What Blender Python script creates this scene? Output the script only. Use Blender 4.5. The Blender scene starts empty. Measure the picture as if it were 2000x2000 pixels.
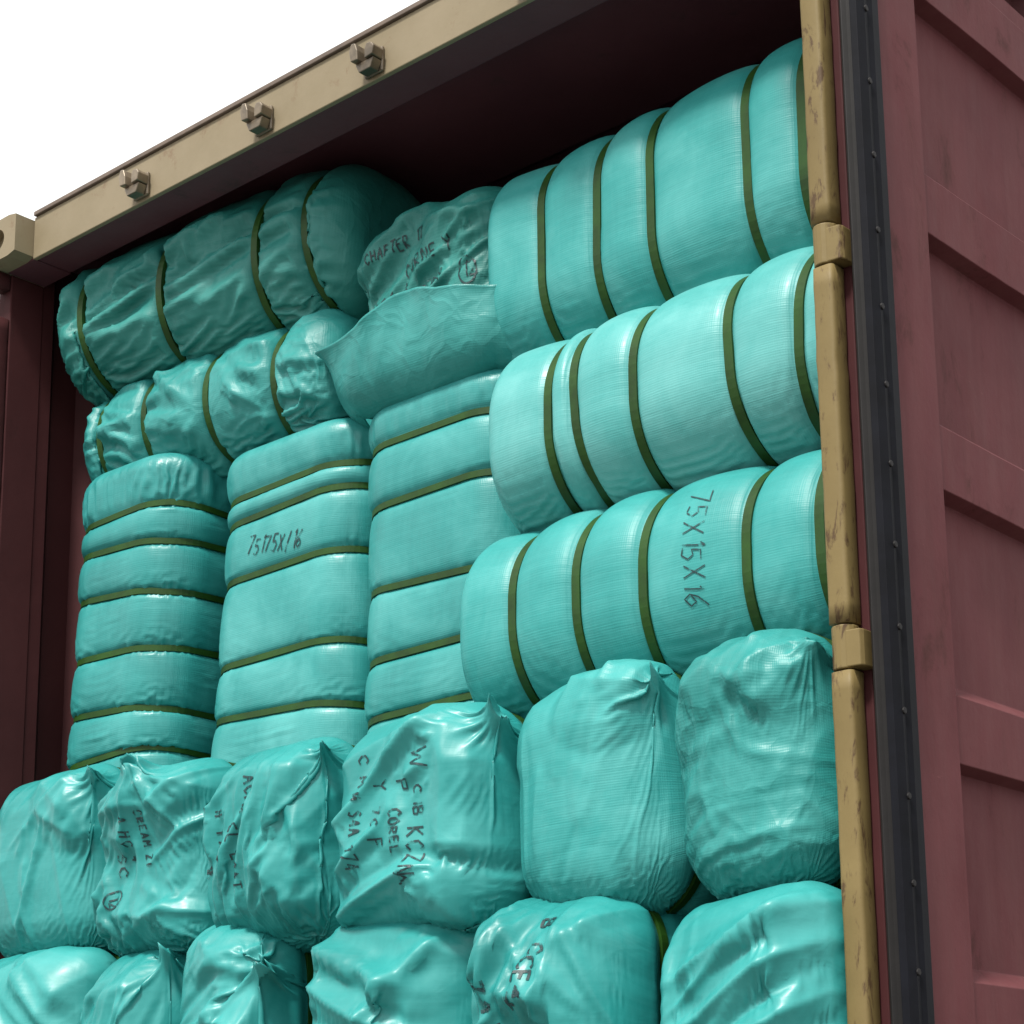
import bpy, bmesh, math, random
import numpy as np
from mathutils import Vector, Matrix
from mathutils.bvhtree import BVHTree
from concurrent.futures import ThreadPoolExecutor

R = math.radians
scene = bpy.context.scene
col = scene.collection

# ------------------------------------------------------------------ camera
cd = bpy.data.cameras.new("camera")
cd.sensor_width = 36.0
cd.lens = 36.0 * 3911.4 / 2000.0
cd.shift_x = (1000 - 1088.8) / 2000.0
cd.shift_y = (1455.7 - 1000) / 2000.0
cd.clip_start, cd.clip_end = 0.05, 2000
cam = bpy.data.objects.new("camera", cd)
col.objects.link(cam)
YAW, PITCH, ROLL = 0.711, 0.2195, -0.0158
fw = Vector((-math.sin(YAW) * math.cos(PITCH), math.cos(YAW) * math.cos(PITCH), math.sin(PITCH)))
rt0 = Vector((math.cos(YAW), math.sin(YAW), 0))
up0 = rt0.cross(fw)
rt = math.cos(ROLL) * rt0 + math.sin(ROLL) * up0
up = -math.sin(ROLL) * rt0 + math.cos(ROLL) * up0
M = Matrix((rt, up, -fw)).transposed().to_4x4()
M.translation = Vector((2.807, -2.572, 0.056))
cam.matrix_world = M
scene.camera = cam

# ------------------------------------------------------------------ light
SUN_EL, SUN_AZ = R(57), R(12)          # azimuth from -Y towards +X
Ldir = Vector((math.cos(SUN_EL) * math.sin(SUN_AZ), -math.cos(SUN_EL) * math.cos(SUN_AZ), math.sin(SUN_EL)))
w = bpy.data.worlds.new("World")
scene.world = w
w.use_nodes = True
nt = w.node_tree
bg = nt.nodes["Background"]
sky = nt.nodes.new("ShaderNodeTexSky")
sky.sky_type = 'NISHITA'
sky.sun_disc = False
sky.sun_elevation = SUN_EL
sky.sun_rotation = math.atan2(Ldir.x, Ldir.y)
sky.air_density, sky.dust_density, sky.ozone_density = 1.0, 6.0, 1.0
hs = nt.nodes.new("ShaderNodeHueSaturation")
hs.inputs["Saturation"].default_value = 0.22
nt.links.new(sky.outputs[0], hs.inputs["Color"])
# thin bright overcast over the blue: most of the sky is white cloud, a little uneven
tcw = nt.nodes.new("ShaderNodeTexCoord")
cn = nt.nodes.new("ShaderNodeTexNoise")
cn.inputs["Scale"].default_value = 2.0
cn.inputs["Detail"].default_value = 5
nt.links.new(tcw.outputs["Generated"], cn.inputs["Vector"])
cr = nt.nodes.new("ShaderNodeValToRGB")
cr.color_ramp.elements[0].position, cr.color_ramp.elements[0].color = 0.3, (8.6, 8.8, 8.9, 1)
cr.color_ramp.elements[1].position, cr.color_ramp.elements[1].color = 0.7, (10.4, 10.4, 10.2, 1)
nt.links.new(cn.outputs["Fac"], cr.inputs[0])
mx = nt.nodes.new("ShaderNodeMix")
mx.data_type = 'RGBA'
mx.inputs[0].default_value = 0.8
nt.links.new(hs.outputs[0], mx.inputs[6])
nt.links.new(cr.outputs[0], mx.inputs[7])
nt.links.new(mx.outputs[2], bg.inputs["Color"])
bg.inputs["Strength"].default_value = 0.13
sl = bpy.data.lights.new("sun", 'SUN')
sl.energy = 4.0
sl.angle = R(9)
sl.color = (1.0, 0.96, 0.9)
sun = bpy.data.objects.new("sun", sl)
col.objects.link(sun)
sun.rotation_euler = Ldir.to_track_quat('Z', 'Y').to_euler()

scene.view_settings.view_transform = 'Standard'
scene.view_settings.look = 'None'
scene.view_settings.exposure = 0.32
scene.view_settings.gamma = 1
scene.cycles.max_bounces = 8
scene.cycles.diffuse_bounces = 4

# ------------------------------------------------------------------ materials
def ramp(nt, fac, stops):
    n = nt.nodes.new("ShaderNodeValToRGB")
    e = n.color_ramp.elements
    e[0].position, e[0].color = stops[0][0], (*stops[0][1], 1)
    e[1].position, e[1].color = stops[-1][0], (*stops[-1][1], 1)
    for p, c in stops[1:-1]:
        x = e.new(p)
        x.color = (*c, 1)
    nt.links.new(fac, n.inputs[0])
    return n.outputs[0]

def noise(nt, vec, scale, detail=5, rough=0.6, dist=0.0):
    n = nt.nodes.new("ShaderNodeTexNoise")
    n.inputs["Scale"].default_value = scale
    n.inputs["Detail"].default_value = detail
    n.inputs["Roughness"].default_value = rough
    n.inputs["Distortion"].default_value = dist
    if vec is not None:
        nt.links.new(vec, n.inputs["Vector"])
    return n.outputs["Fac"]

def mapping(nt, vec, scale):
    n = nt.nodes.new("ShaderNodeMapping")
    n.inputs["Scale"].default_value = scale
    nt.links.new(vec, n.inputs["Vector"])
    return n.outputs[0]

def mixc(nt, fac, a, b, mode='MIX'):
    n = nt.nodes.new("ShaderNodeMix")
    n.data_type = 'RGBA'
    n.blend_type = mode
    for s, v in ((0, fac), (6, a), (7, b)):
        if isinstance(v, (int, float)):
            n.inputs[s].default_value = v
        elif isinstance(v, tuple):
            n.inputs[s].default_value = (*v, 1)
        else:
            nt.links.new(v, n.inputs[s])
    return n.outputs[2]

def math_n(nt, op, a, b=0.0):
    n = nt.nodes.new("ShaderNodeMath")
    n.operation = op
    for s, v in ((0, a), (1, b)):
        if isinstance(v, (int, float)):
            n.inputs[s].default_value = v
        else:
            nt.links.new(v, n.inputs[s])
    return n.outputs[0]

def bump(nt, h, strength, dist, prev=None):
    n = nt.nodes.new("ShaderNodeBump")
    n.inputs["Strength"].default_value = strength
    n.inputs["Distance"].default_value = dist
    nt.links.new(h, n.inputs["Height"])
    if prev is not None:
        nt.links.new(prev, n.inputs["Normal"])
    return n.outputs[0]

def base_mat(name, rough=0.5, spec=0.5, metal=0.0):
    m = bpy.data.materials.new(name)
    m.use_nodes = True
    nt = m.node_tree
    b = nt.nodes["Principled BSDF"]
    b.inputs["Roughness"].default_value = rough
    b.inputs["Specular IOR Level"].default_value = spec
    b.inputs["Metallic"].default_value = metal
    tc = nt.nodes.new("ShaderNodeTexCoord")
    return m, nt, b, tc

def paint_mat(name, c1, c2, rust, rough=0.5, rust_lo=0.62, rust_hi=0.72, streak=(6, 6, 1.2), spec=0.5, dust=None):
    m, nt, b, tc = base_mat(name, rough, spec)
    v = tc.outputs["Object"]
    n1 = noise(nt, v, 2.5, 6, 0.65)
    c = ramp(nt, n1, [(0.35, c1), (0.65, c2)])
    n2 = noise(nt, mapping(nt, v, streak), 4.0, 8, 0.7, 0.4)
    f = ramp(nt, n2, [(rust_lo, (0, 0, 0)), (rust_hi, (1, 1, 1))])
    c = mixc(nt, f, c, rust)
    if dust:
        n3 = noise(nt, mapping(nt, v, (5, 5, 0.7)), 3.0, 6, 0.6)
        c = mixc(nt, math_n(nt, 'MULTIPLY', ramp(nt, n3, [(0.4, (0, 0, 0)), (0.75, (1, 1, 1))]), 0.45), c, dust)
    if dust:
        n5 = noise(nt, mapping(nt, v, (1, 3.0, 22)), 3.0, 9, 0.75, 0.3)
        c = mixc(nt, math_n(nt, 'MULTIPLY', ramp(nt, n5, [(0.66, (0, 0, 0)), (0.70, (1, 1, 1))]), 0.4), c, tuple(1.5 * t for t in dust))
        n6 = noise(nt, mapping(nt, v, (1, 9, 0.5)), 3.0, 6, 0.7)
        c = mixc(nt, math_n(nt, 'MULTIPLY', ramp(nt, n6, [(0.5, (0, 0, 0)), (0.72, (1, 1, 1))]), 0.18), c, rust)
    n4 = noise(nt, v, 90.0, 4, 0.6)
    sp = ramp(nt, n4, [(0.70, (0, 0, 0)), (0.76, (1, 1, 1))])
    c = mixc(nt, math_n(nt, 'MULTIPLY', sp, 0.35), c, rust)
    nt.links.new(c, b.inputs["Base Color"])
    r = nt.nodes.new("ShaderNodeMapRange")
    nt.links.new(n2, r.inputs[0])
    r.inputs[3].default_value, r.inputs[4].default_value = rough - 0.1, rough + 0.2
    nt.links.new(r.outputs[0], b.inputs["Roughness"])
    nb = bump(nt, noise(nt, v, 14, 6, 0.6), 0.25, 0.004)
    nb = bump(nt, n4, 0.15, 0.001, nb)
    nt.links.new(nb, b.inputs["Normal"])
    return m

def wrap_mat(name, dark, mid, pale, rough=0.36, coat=0.0, crink=0.3, weave=0.25, grain=(1, 1)):
    m, nt, b, tc = base_mat(name, rough, 0.38)
    uv = tc.outputs["UV"]
    ob = tc.outputs["Object"]
    oi = nt.nodes.new("ShaderNodeObjectInfo")
    n1 = noise(nt, ob, 5.0, 5, 0.6, 0.5)
    n1 = math_n(nt, 'ADD', n1, math_n(nt, 'MULTIPLY', math_n(nt, 'SUBTRACT', oi.outputs["Random"], 0.5), 0.16))
    c = ramp(nt, n1, [(0.3, dark), (0.5, mid), (0.72, pale)])
    # faint streaks of the tape weave, running both ways over the sheet
    s1 = noise(nt, mapping(nt, uv, (3 * grain[0], 90 * grain[1], 1)), 1.0, 4, 0.7)
    s2 = noise(nt, mapping(nt, uv, (90 * grain[0], 3 * grain[1], 1)), 1.0, 4, 0.7)
    s = math_n(nt, 'ADD', math_n(nt, 'MULTIPLY', s1, 0.6), math_n(nt, 'MULTIPLY', s2, 0.4))
    c = mixc(nt, math_n(nt, 'MULTIPLY', ramp(nt, s, [(0.42, (0, 0, 0)), (0.62, (1, 1, 1))]), 0.22), c, pale)
    nt.links.new(c, b.inputs["Base Color"])
    rr = nt.nodes.new("ShaderNodeMapRange")
    nt.links.new(noise(nt, ob, 9, 5, 0.6), rr.inputs[0])
    rr.inputs[3].default_value, rr.inputs[4].default_value = rough - 0.1, rough + 0.12
    nt.links.new(rr.outputs[0], b.inputs["Roughness"])
    nb = bump(nt, s, weave, 0.002)
    if weave > 0.35:
        ws = []
        for dr in ('X', 'Y'):
            wt = nt.nodes.new("ShaderNodeTexWave")
            wt.bands_direction = dr
            wt.inputs["Scale"].default_value = 70
            wt.inputs["Distortion"].default_value = 1.5
            wt.inputs["Detail Scale"].default_value = 0.4
            nt.links.new(uv, wt.inputs["Vector"])
            ws.append(wt.outputs["Fac"])
        nb = bump(nt, math_n(nt, 'ADD', ws[0], ws[1]), 0.10, 0.0012, nb)
    # small crisp creases: distance to warped cell borders
    nz = nt.nodes.new("ShaderNodeTexNoise")
    nz.inputs["Scale"].default_value = 9
    nt.links.new(ob, nz.inputs["Vector"])
    wv = nt.nodes.new("ShaderNodeVectorMath")
    wv.operation = 'MULTIPLY_ADD'
    nt.links.new(nz.outputs["Color"], wv.inputs[0])
    wv.inputs[1].default_value = (0.12, 0.12, 0.12)
    nt.links.new(ob, wv.inputs[2])
    vo = nt.nodes.new("ShaderNodeTexVoronoi")
    vo.feature = 'DISTANCE_TO_EDGE'
    vo.inputs["Scale"].default_value = 17
    nt.links.new(wv.outputs[0], vo.inputs["Vector"])
    d1 = math_n(nt, 'MINIMUM', vo.outputs["Distance"], 0.22)
    vo2 = nt.nodes.new("ShaderNodeTexVoronoi")
    vo2.feature = 'F1'
    vo2.inputs["Scale"].default_value = 22
    nt.links.new(wv.outputs[0], vo2.inputs["Vector"])
    h = math_n(nt, 'ADD', math_n(nt, 'MULTIPLY', d1, -1.0), math_n(nt, 'MULTIPLY', vo2.outputs["Distance"], 0.35))
    nb = bump(nt, h, crink, 0.012, nb)
    nt.links.new(nb, b.inputs["Normal"])
    b.inputs["Coat Weight"].default_value = coat
    b.inputs["Coat Roughness"].default_value = 0.18
    return m

def plain_mat(name, c, rough=0.5, spec=0.5, metal=0.0, var=0.3, bumpd=0.001):
    m, nt, b, tc = base_mat(name, rough, spec, metal)
    n = noise(nt, tc.outputs["Object"], 12, 6, 0.65)
    lo = tuple(x * (1 - var) for x in c)
    hi = tuple(min(1, x * (1 + var)) for x in c)
    nt.links.new(ramp(nt, n, [(0.35, lo), (0.65, hi)]), b.inputs["Base Color"])
    nt.links.new(bump(nt, noise(nt, tc.outputs["Object"], 60, 4), 0.3, bumpd), b.inputs["Normal"])
    return m

MAROON = paint_mat("maroon_paint", (0.090, 0.024, 0.027), (0.118, 0.034, 0.038), (0.045, 0.015, 0.012), 0.62,
                   0.58, 0.74, (2.5, 2.5, 1.2), spec=0.14, dust=(0.130, 0.052, 0.052))
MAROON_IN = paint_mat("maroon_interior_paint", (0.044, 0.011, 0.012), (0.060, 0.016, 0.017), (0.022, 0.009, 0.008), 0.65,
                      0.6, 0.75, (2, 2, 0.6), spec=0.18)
ROOFP = paint_mat("roof_underside_paint", (0.085, 0.027, 0.037), (0.11, 0.036, 0.047), (0.05, 0.025, 0.028), 0.6, 0.6, 0.75, (2, 2, 2))
OCHRE = paint_mat("weathered_ochre_paint", (0.140, 0.100, 0.036), (0.185, 0.136, 0.052), (0.070, 0.040, 0.017), 0.55,
                  0.55, 0.63, (11, 11, 3.2), spec=0.3)
TAN = paint_mat("faded_tan_paint", (0.195, 0.158, 0.095), (0.245, 0.200, 0.130), (0.15, 0.085, 0.05), 0.6,
                0.58, 0.74, (3, 4, 3), spec=0.3)
STEEL = plain_mat("worn_steel", (0.16, 0.125, 0.085), 0.38, 0.6, 0.4, 0.45)
RUST = plain_mat("rusty_dark_steel", (0.11, 0.08, 0.06), 0.65)
RUBBER = plain_mat("grey_rubber", (0.004, 0.0044, 0.007), 0.65, 0.12, 0, 0.35)
RUBBER_D = plain_mat("black_rubber", (0.007, 0.006, 0.006), 0.65, 0.3)
WOOD = plain_mat("plywood_floor", (0.16, 0.11, 0.07), 0.7)
STRAP = plain_mat("olive_strap", (0.013, 0.050, 0.004), 0.5, 0.3, 0, 0.3)
INK = plain_mat("black_marker_ink", (0.008, 0.032, 0.036), 0.5, 0.4, 0, 0.2)
nt_ = INK.node_tree
al = ramp(nt_, noise(nt_, nt_.nodes.new("ShaderNodeTexCoord").outputs["Object"], 70, 4, 0.7), [(0.36, (0.1, 0.1, 0.1)), (0.5, (0.95, 0.95, 0.95))])
nt_.links.new(al, nt_.nodes["Principled BSDF"].inputs["Alpha"])
GROUND = plain_mat("yard_asphalt", (0.14, 0.132, 0.122), 0.85, 0.3)
WOVEN = wrap_mat("woven_teal_wrap", (0.020, 0.222, 0.212), (0.028, 0.268, 0.256), (0.07, 0.34, 0.326), 0.46, 0.0, 0.05, 0.6)
FILM = wrap_mat("glossy_teal_film", (0.012, 0.186, 0.178), (0.018, 0.235, 0.225), (0.045, 0.305, 0.293), 0.41, 0.06, 0.10, 0.3)
TOWER = wrap_mat("streaked_teal_wrap", (0.018, 0.196, 0.188), (0.026, 0.245, 0.235), (0.07, 0.34, 0.328), 0.38, 0.05, 0.05, 0.9, (0.55, 0.25))
CRINKLED = wrap_mat("crinkled_teal_wrap", (0.014, 0.172, 0.160), (0.021, 0.220, 0.206), (0.05, 0.29, 0.274), 0.43, 0.0, 0.34, 0.4)
DULL = wrap_mat("dull_green_wrap", (0.012, 0.150, 0.132), (0.020, 0.190, 0.168), (0.05, 0.25, 0.225), 0.48, 0.0, 0.26, 0.5)
PALE = wrap_mat("pale_teal_wrap", (0.045, 0.27, 0.258), (0.065, 0.325, 0.312), (0.12, 0.40, 0.386), 0.42, 0.05, 0.05, 0.6)

# ------------------------------------------------------------------ scene helpers
def tag(o, label=None, cat=None, group=None, kind=None):
    for k, v in (("label", label), ("category", cat), ("group", group), ("kind", kind)):
        if v:
            o[k] = v
    return o

def empty(name, loc, label, cat, group=None):
    o = bpy.data.objects.new(name, None)
    o.empty_display_size = 0.1
    col.objects.link(o)
    o.location = loc
    return tag(o, label, cat, group)

def link(name, me, mat, parent=None, smooth=False):
    o = bpy.data.objects.new(name, me)
    mats = mat if isinstance(mat, (list, tuple)) else [mat]
    for m_ in mats:
        me.materials.append(m_)
    me.polygons.foreach_set("use_smooth", [bool(smooth)] * len(me.polygons))
    col.objects.link(o)
    if parent is not None:
        o.parent = parent
        # parents are never rotated or scaled, so their world place is the sum of locations
        off = Vector((0, 0, 0))
        p = parent
        while p is not None:
            off += p.location
            p = p.parent
        me.transform(Matrix.Translation(-off))
    return o

class MB:
    """collects boxes, prisms and tubes in one bmesh"""
    def __init__(self):
        self.bm = bmesh.new()

    def box(self, x0, x1, y0, y1, z0, z1, bev=0.0, mi=0):
        vs = [self.bm.verts.new(c) for c in ((x0, y0, z0), (x1, y0, z0), (x1, y1, z0), (x0, y1, z0),
                                             (x0, y0, z1), (x1, y0, z1), (x1, y1, z1), (x0, y1, z1))]
        fs = [self.bm.faces.new([vs[i] for i in q]) for q in
              ((3, 2, 1, 0), (4, 5, 6, 7), (0, 1, 5, 4), (1, 2, 6, 5), (2, 3, 7, 6), (3, 0, 4, 7))]
        for f in fs:
            f.material_index = mi
        if bev > 0:
            es = list({e for f in fs for e in f.edges})
            r = bmesh.ops.bevel(self.bm, geom=es, offset=bev, segments=2, affect='EDGES', profile=0.5)
            for f in r['faces']:
                f.material_index = mi
        return self

    def prism(self, pts, axis, a, b, mi=0):
        """pts: closed 2D outline (counter-clockwise in the other two axes), swept along axis from a to b"""
        def P(u, v, t):
            return {'x': (t, u, v), 'y': (u, t, v), 'z': (u, v, t)}[axis]
        A = [self.bm.verts.new(P(u, v, a)) for u, v in pts]
        B = [self.bm.verts.new(P(u, v, b)) for u, v in pts]
        n = len(pts)
        fs = [self.bm.faces.new((A[i], A[(i + 1) % n], B[(i + 1) % n], B[i])) for i in range(n)]
        fs += [self.bm.faces.new(A[::-1]), self.bm.faces.new(B)]
        for f in fs:
            f.material_index = mi
        return self

    def cyl(self, c, r, axis, a, b, n=16, mi=0):
        pts = [(c[0] + r * math.cos(2 * math.pi * i / n), c[1] + r * math.sin(2 * math.pi * i / n)) for i in range(n)]
        return self.prism(pts, axis, a, b, mi)

    def build(self, name, mat, parent=None, smooth=False):
        bmesh.ops.recalc_face_normals(self.bm, faces=self.bm.faces)
        me = bpy.data.meshes.new(name)
        self.bm.to_mesh(me)
        self.bm.free()
        return link(name, me, mat, parent, smooth)

# ------------------------------------------------------------------ setting: yard and dock
g = MB().box(-300, 300, -300, 300, -1.9, -1.4).build("ground", GROUND)
tag(g, kind="structure")
dk = MB().box(-1.6, 1.6, 0.15, 7.0, -1.396, -0.16, 0.02).build("loading_dock", GROUND)
tag(dk, kind="structure")

# ------------------------------------------------------------------ the container
CT = empty("shipping_container", (0, 0, -0.15),
           "maroon steel shipping container with its end open, packed with teal bales", "container")
LEN = 6.0
HB, HT = 2.28, 2.389                      # header bottom and top
b = MB()
b.box(-1.06, 1.06, 0.0, 0.012, HB, HT, 0.002, 0)               # front plate
b.box(-1.06, 1.06, 0.0125, 0.11, HB + 0.003, HT - 0.002, 0.003, 1)     # body behind
b.box(-1.17, -1.0605, 0.004, 0.11, HB + 0.001, HT - 0.10, 0.0, 1)
b.box(1.0605, 1.17, 0.004, 0.11, HB + 0.001, HT - 0.10, 0.0, 1)
b.box(-1.055, 1.055, -0.007, 0.10, HT + 0.0005, HT + 0.012, 0.002, 2)    # gutter lip
header = b.build("header", [TAN, ROOFP, RUST], CT)
header["label"] = "faded tan header beam with dark gutter lip"
for x in (-0.633, -0.209, 0.131, 0.56):
    b = MB()
    z = 2.322
    # welded keeper: base pad and two stubby claws with a gap for the cam
    q = 0.78
    b.box(x - 0.034 * q, x + 0.034 * q, -0.009, -0.0005, z - 0.035, z + 0.022, 0.003)
    b.prism([(x - 0.036 * q, z - 0.012), (x - 0.010 * q, z - 0.014), (x - 0.012 * q, z + 0.008), (x - 0.020 * q, z + 0.026), (x - 0.034 * q, z + 0.028), (x - 0.042 * q, z + 0.012)][::-1],
            'y', -0.046, -0.0095)
    b.prism([(x + 0.008 * q, z - 0.014), (x + 0.036 * q, z - 0.012), (x + 0.042 * q, z + 0.006), (x + 0.032 * q, z + 0.016), (x + 0.016 * q, z + 0.018), (x + 0.008 * q, z + 0.008)][::-1],
            'y', -0.040, -0.0095)
    b.prism([(x - 0.020 * q, z - 0.036), (x + 0.022 * q, z - 0.036), (x + 0.034 * q, z - 0.0145), (x - 0.034 * q, z - 0.0145)][::-1],
            'y', -0.034, -0.0095)
    k = b.build("cam_keeper", STEEL, header)
    bv = k.modifiers.new("bevel", 'BEVEL')
    bv.width, bv.segments = 0.0055, 3

def casting(x0, x1, z0, z1, parent):
    """hollow corner block with an oblong hole in its front face"""
    b = MB()
    y0, y1 = -0.052, 0.11
    cx, cz = (x0 + x1) / 2, (z0 + z1) / 2
    n = 24
    hx, hz = 0.036, 0.030
    outer, inner = [], []
    for i in range(n):
        a = 2 * math.pi * i / n
        c, s = math.cos(a), math.sin(a)
        sc = min((x1 - x0) / 2 / max(abs(c), 1e-6), (z1 - z0) / 2 / max(abs(s), 1e-6))
        outer.append((cx + c * sc, cz + s * sc))
        inner.append((cx + hx * c, cz + hz * s))
    bm = b.bm
    O = [bm.verts.new((u, y0, v)) for u, v in outer]
    I = [bm.verts.new((u, y0, v)) for u, v in inner]
    I2 = [bm.verts.new((u, y0 + 0.03, v)) for u, v in inner]
    O2 = [bm.verts.new((u, y1, v)) for u, v in outer]
    for i in range(n):
        j = (i + 1) % n
        bm.faces.new((O[i], O[j], I[j], I[i]))
        bm.faces.new((I[i], I[j], I2[j], I2[i]))
        bm.faces.new((O[j], O[i], O2[i], O2[j]))
    bm.faces.new(I2)
    bm.faces.new(O2[::-1])
    return b.build("corner_casting", TAN, parent)

casting(-1.225, -1.061, 2.2815, 2.388, CT)
casting(1.061, 1.225, 2.2815, 2.388, CT)

def post(side):
    s = side
    b = MB()
    xs = sorted((s * 1.17, s * 1.222))
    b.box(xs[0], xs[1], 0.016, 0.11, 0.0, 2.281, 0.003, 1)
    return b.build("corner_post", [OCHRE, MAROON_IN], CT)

pl = post(-1)
pr = post(1)
pl["label"] = "dark maroon left corner post of the opening"
pr["label"] = "ochre right corner post carrying the door hinges"
HINGES = (0.19, 0.87, 1.545, 2.20)
# J-bar along each post's outer edge, in lengths between the hinge knuckles
def jbar(s, parent):
    cx = s * 1.190
    rx, ry = 0.0200, 0.021
    n = 20
    prof = []
    for i in range(n):
        a = 2 * math.pi * i / n
        c, q = math.cos(a), math.sin(a)
        e = 0.4
        prof.append((cx + rx * math.copysign(abs(c) ** e, c), -0.004 + ry * math.copysign(abs(q) ** e, q)))
    cuts = [0.0]
    for h in HINGES:
        cuts += [h - 0.038, h + 0.040]
    cuts.append(2.279)
    b = MB()
    rnd = random.Random(3)
    for i in range(0, len(cuts), 2):
        z0, z1 = cuts[i], cuts[i + 1]
        N = max(2, int((z1 - z0) / 0.03))
        rings = []
        for k in range(N + 1):
            z = z0 + (z1 - z0) * k / N
            dx = rnd.gauss(0, 0.0004)
            dy = rnd.gauss(0, 0.0004)
            rings.append([b.bm.verts.new((u + dx, v + dy, z)) for u, v in prof])
        for A, B in zip(rings, rings[1:]):
            for q in range(n):
                b.bm.faces.new((A[q], A[(q + 1) % n], B[(q + 1) % n], B[q]))
        b.bm.faces.new(rings[0][::-1])
        b.bm.faces.new(rings[-1])
    return b.build("hinge_bar", OCHRE if s > 0 else MAROON_IN, parent, True)

jbar(1, pr)
jbar(-1, pl)

# side walls with trapezoid corrugations
def corrugated(xin, s):
    b = MB()
    pts = []
    y = 0.1105
    pts.append((xin, y))
    y = 0.142
    pts.append((xin, y))
    x_out = xin + s * 0.036
    while y < LEN - 0.3:
        for dy, x in ((0.03, x_out), (0.07, x_out), (0.03, xin), (0.07, xin)):
            y += dy
            pts.append((x, y))
    pts.append((xin, LEN))
    bm = b.bm
    lo = [bm.verts.new((x, y, -0.02)) for x, y in pts]
    hi = [bm.verts.new((x, y, 2.372)) for x, y in pts]
    lo2 = [bm.verts.new((x + s * 0.004, y, -0.02)) for x, y in pts]
    hi2 = [bm.verts.new((x + s * 0.004, y, 2.372)) for x, y in pts]
    for i in range(len(pts) - 1):
        bm.faces.new((lo[i], lo[i + 1], hi[i + 1], hi[i]))
        bm.faces.new((lo2[i + 1], lo2[i], hi2[i], hi2[i + 1]))
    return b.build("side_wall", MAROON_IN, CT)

corrugated(-1.172, -1)
corrugated(1.172, 1)
b = MB()
yy = 0.60
pts = [(0.1105, 2.372), (0.60, 2.372)]
while yy < LEN - 0.3:
    for dy, z in ((0.02, 2.388), (0.09, 2.388), (0.02, 2.372), (0.09, 2.372)):
        yy += dy
        pts.append((yy, z))
pts.append((LEN, 2.372))
pts += [(LEN, 2.40), (0.1105, 2.40)]
b.prism(pts, 'x', -1.21, 1.21)
b.build("roof", ROOFP, CT)
MB().box(-1.21, 1.21, 0.0, LEN, -0.15, -0.0005, 0.004).build("floor", [WOOD], CT)
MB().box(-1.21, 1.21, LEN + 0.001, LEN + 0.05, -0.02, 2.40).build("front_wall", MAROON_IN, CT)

# the right door, swung right round against the container's side: its inner face looks to +X
X1, X0 = 1.268, 1.2325
DZ0, DZ1 = 0.05, 2.27
DY0, DY1, DE = 0.052, 1.20, 0.191
b = MB()
b.box(1.212, X1, DY0, DE - 0.0005, DZ0, DZ1, 0.002)                 # hinge-side frame
b.box(1.212, X1, DY1 - 0.10, DY1, DZ0, DZ1, 0.003)         # lock-side frame
prof = [(X1, DZ0 - 0.0)]
ridges = [(0.250, 0.363), (0.709, 0.820), (1.166, 1.277), (1.624, 1.732), (2.080, 2.190)]
def corr_pts(xo):
    p = [(X0 + xo, DZ0 + 0.001)]
    for a, c in ridges:
        p += [(X0 + xo, a - 0.006), (X1 - 0.004 + xo, a), (X1 - 0.003 + xo, c), (X0 + xo, c + 0.026)]
    p.append((X0 + xo, DZ1 - 0.001))
    return p
ys = np.linspace(DE, DY1 - 0.1005, 24)
rows = []
rng = np.random.default_rng(5)
for y in ys:
    rows.append([b.bm.verts.new((x + 0.0012 * math.sin(9 * y + 5 * z) + rng.normal(0, 0.0002), y, z)) for x, z in corr_pts(0)])
for A, B in zip(rows, rows[1:]):
    for i in range(len(A) - 1):
        b.bm.faces.new((A[i], B[i], B[i + 1], A[i + 1]))
door = b.build("door", MAROON, CT)
door["label"] = "ribbed maroon right door swung fully open against the side"
bv = door.modifiers.new("bevel", 'BEVEL')
bv.width, bv.segments, bv.limit_method, bv.angle_limit = 0.0035, 2, 'ANGLE', R(25)
# gasket: black edge strip, channel and two grey lips along the hinge edge of the door
b = MB()
b.box(1.2135, 1.262, 0.028, DY0 - 0.0005, DZ0, DZ1, 0.002, 1)
b.prism([(1.262, -0.016), (1.2745, -0.014), (1.279, 0.004), (1.2765, 0.016), (1.2805, 0.026), (1.279, 0.048), (1.2715, 0.0515), (1.262, 0.0515)],
        'z', DZ0, DZ1, 0)
b.prism([(1.236, -0.006), (1.243, -0.012), (1.250, -0.006), (1.2615, 0.0015), (1.2615, 0.012), (1.246, 0.006)], 'z', DZ0, DZ1, 1)
z = 0.10
while z < 2.2:
    b.cyl((0.008, z), 0.0055, 'x', 1.2705, 1.2815, 10, 1)
    z += 0.132
gk = b.build("gasket", [RUBBER, RUBBER_D], door)
bv = gk.modifiers.new("bevel", 'BEVEL')
bv.width, bv.segments, bv.limit_method, bv.angle_limit = 0.0015, 2, 'ANGLE', R(40)
b = MB()
b.prism([(1.2305, 0.010), (1.2325, 0.006), (1.2345, 0.010), (1.2335, 0.027), (1.2310, 0.027)], 'z', DZ0, DZ1)
b.build("edge_strip", RUST, door)
for h in HINGES:
    b = MB()
    b.cyl((1.190, -0.005), 0.0215, 'z', h - 0.034, h + 0.036, 18)
    b.prism([(1.196, -0.0235), (1.224, -0.020), (1.2275, -0.012), (1.2275, 0.020), (1.205, 0.0155), (1.196, 0.0155)], 'z', h - 0.033, h + 0.026)
    b.cyl((1.190, -0.005), 0.009, 'z', h - 0.050, h + 0.052, 12)
    hb = b.build("hinge", OCHRE, door)
    bv = hb.modifiers.new("bevel", 'BEVEL')
    bv.width, bv.segments, bv.limit_method, bv.angle_limit = 0.002, 2, 'ANGLE', R(40)

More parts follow.
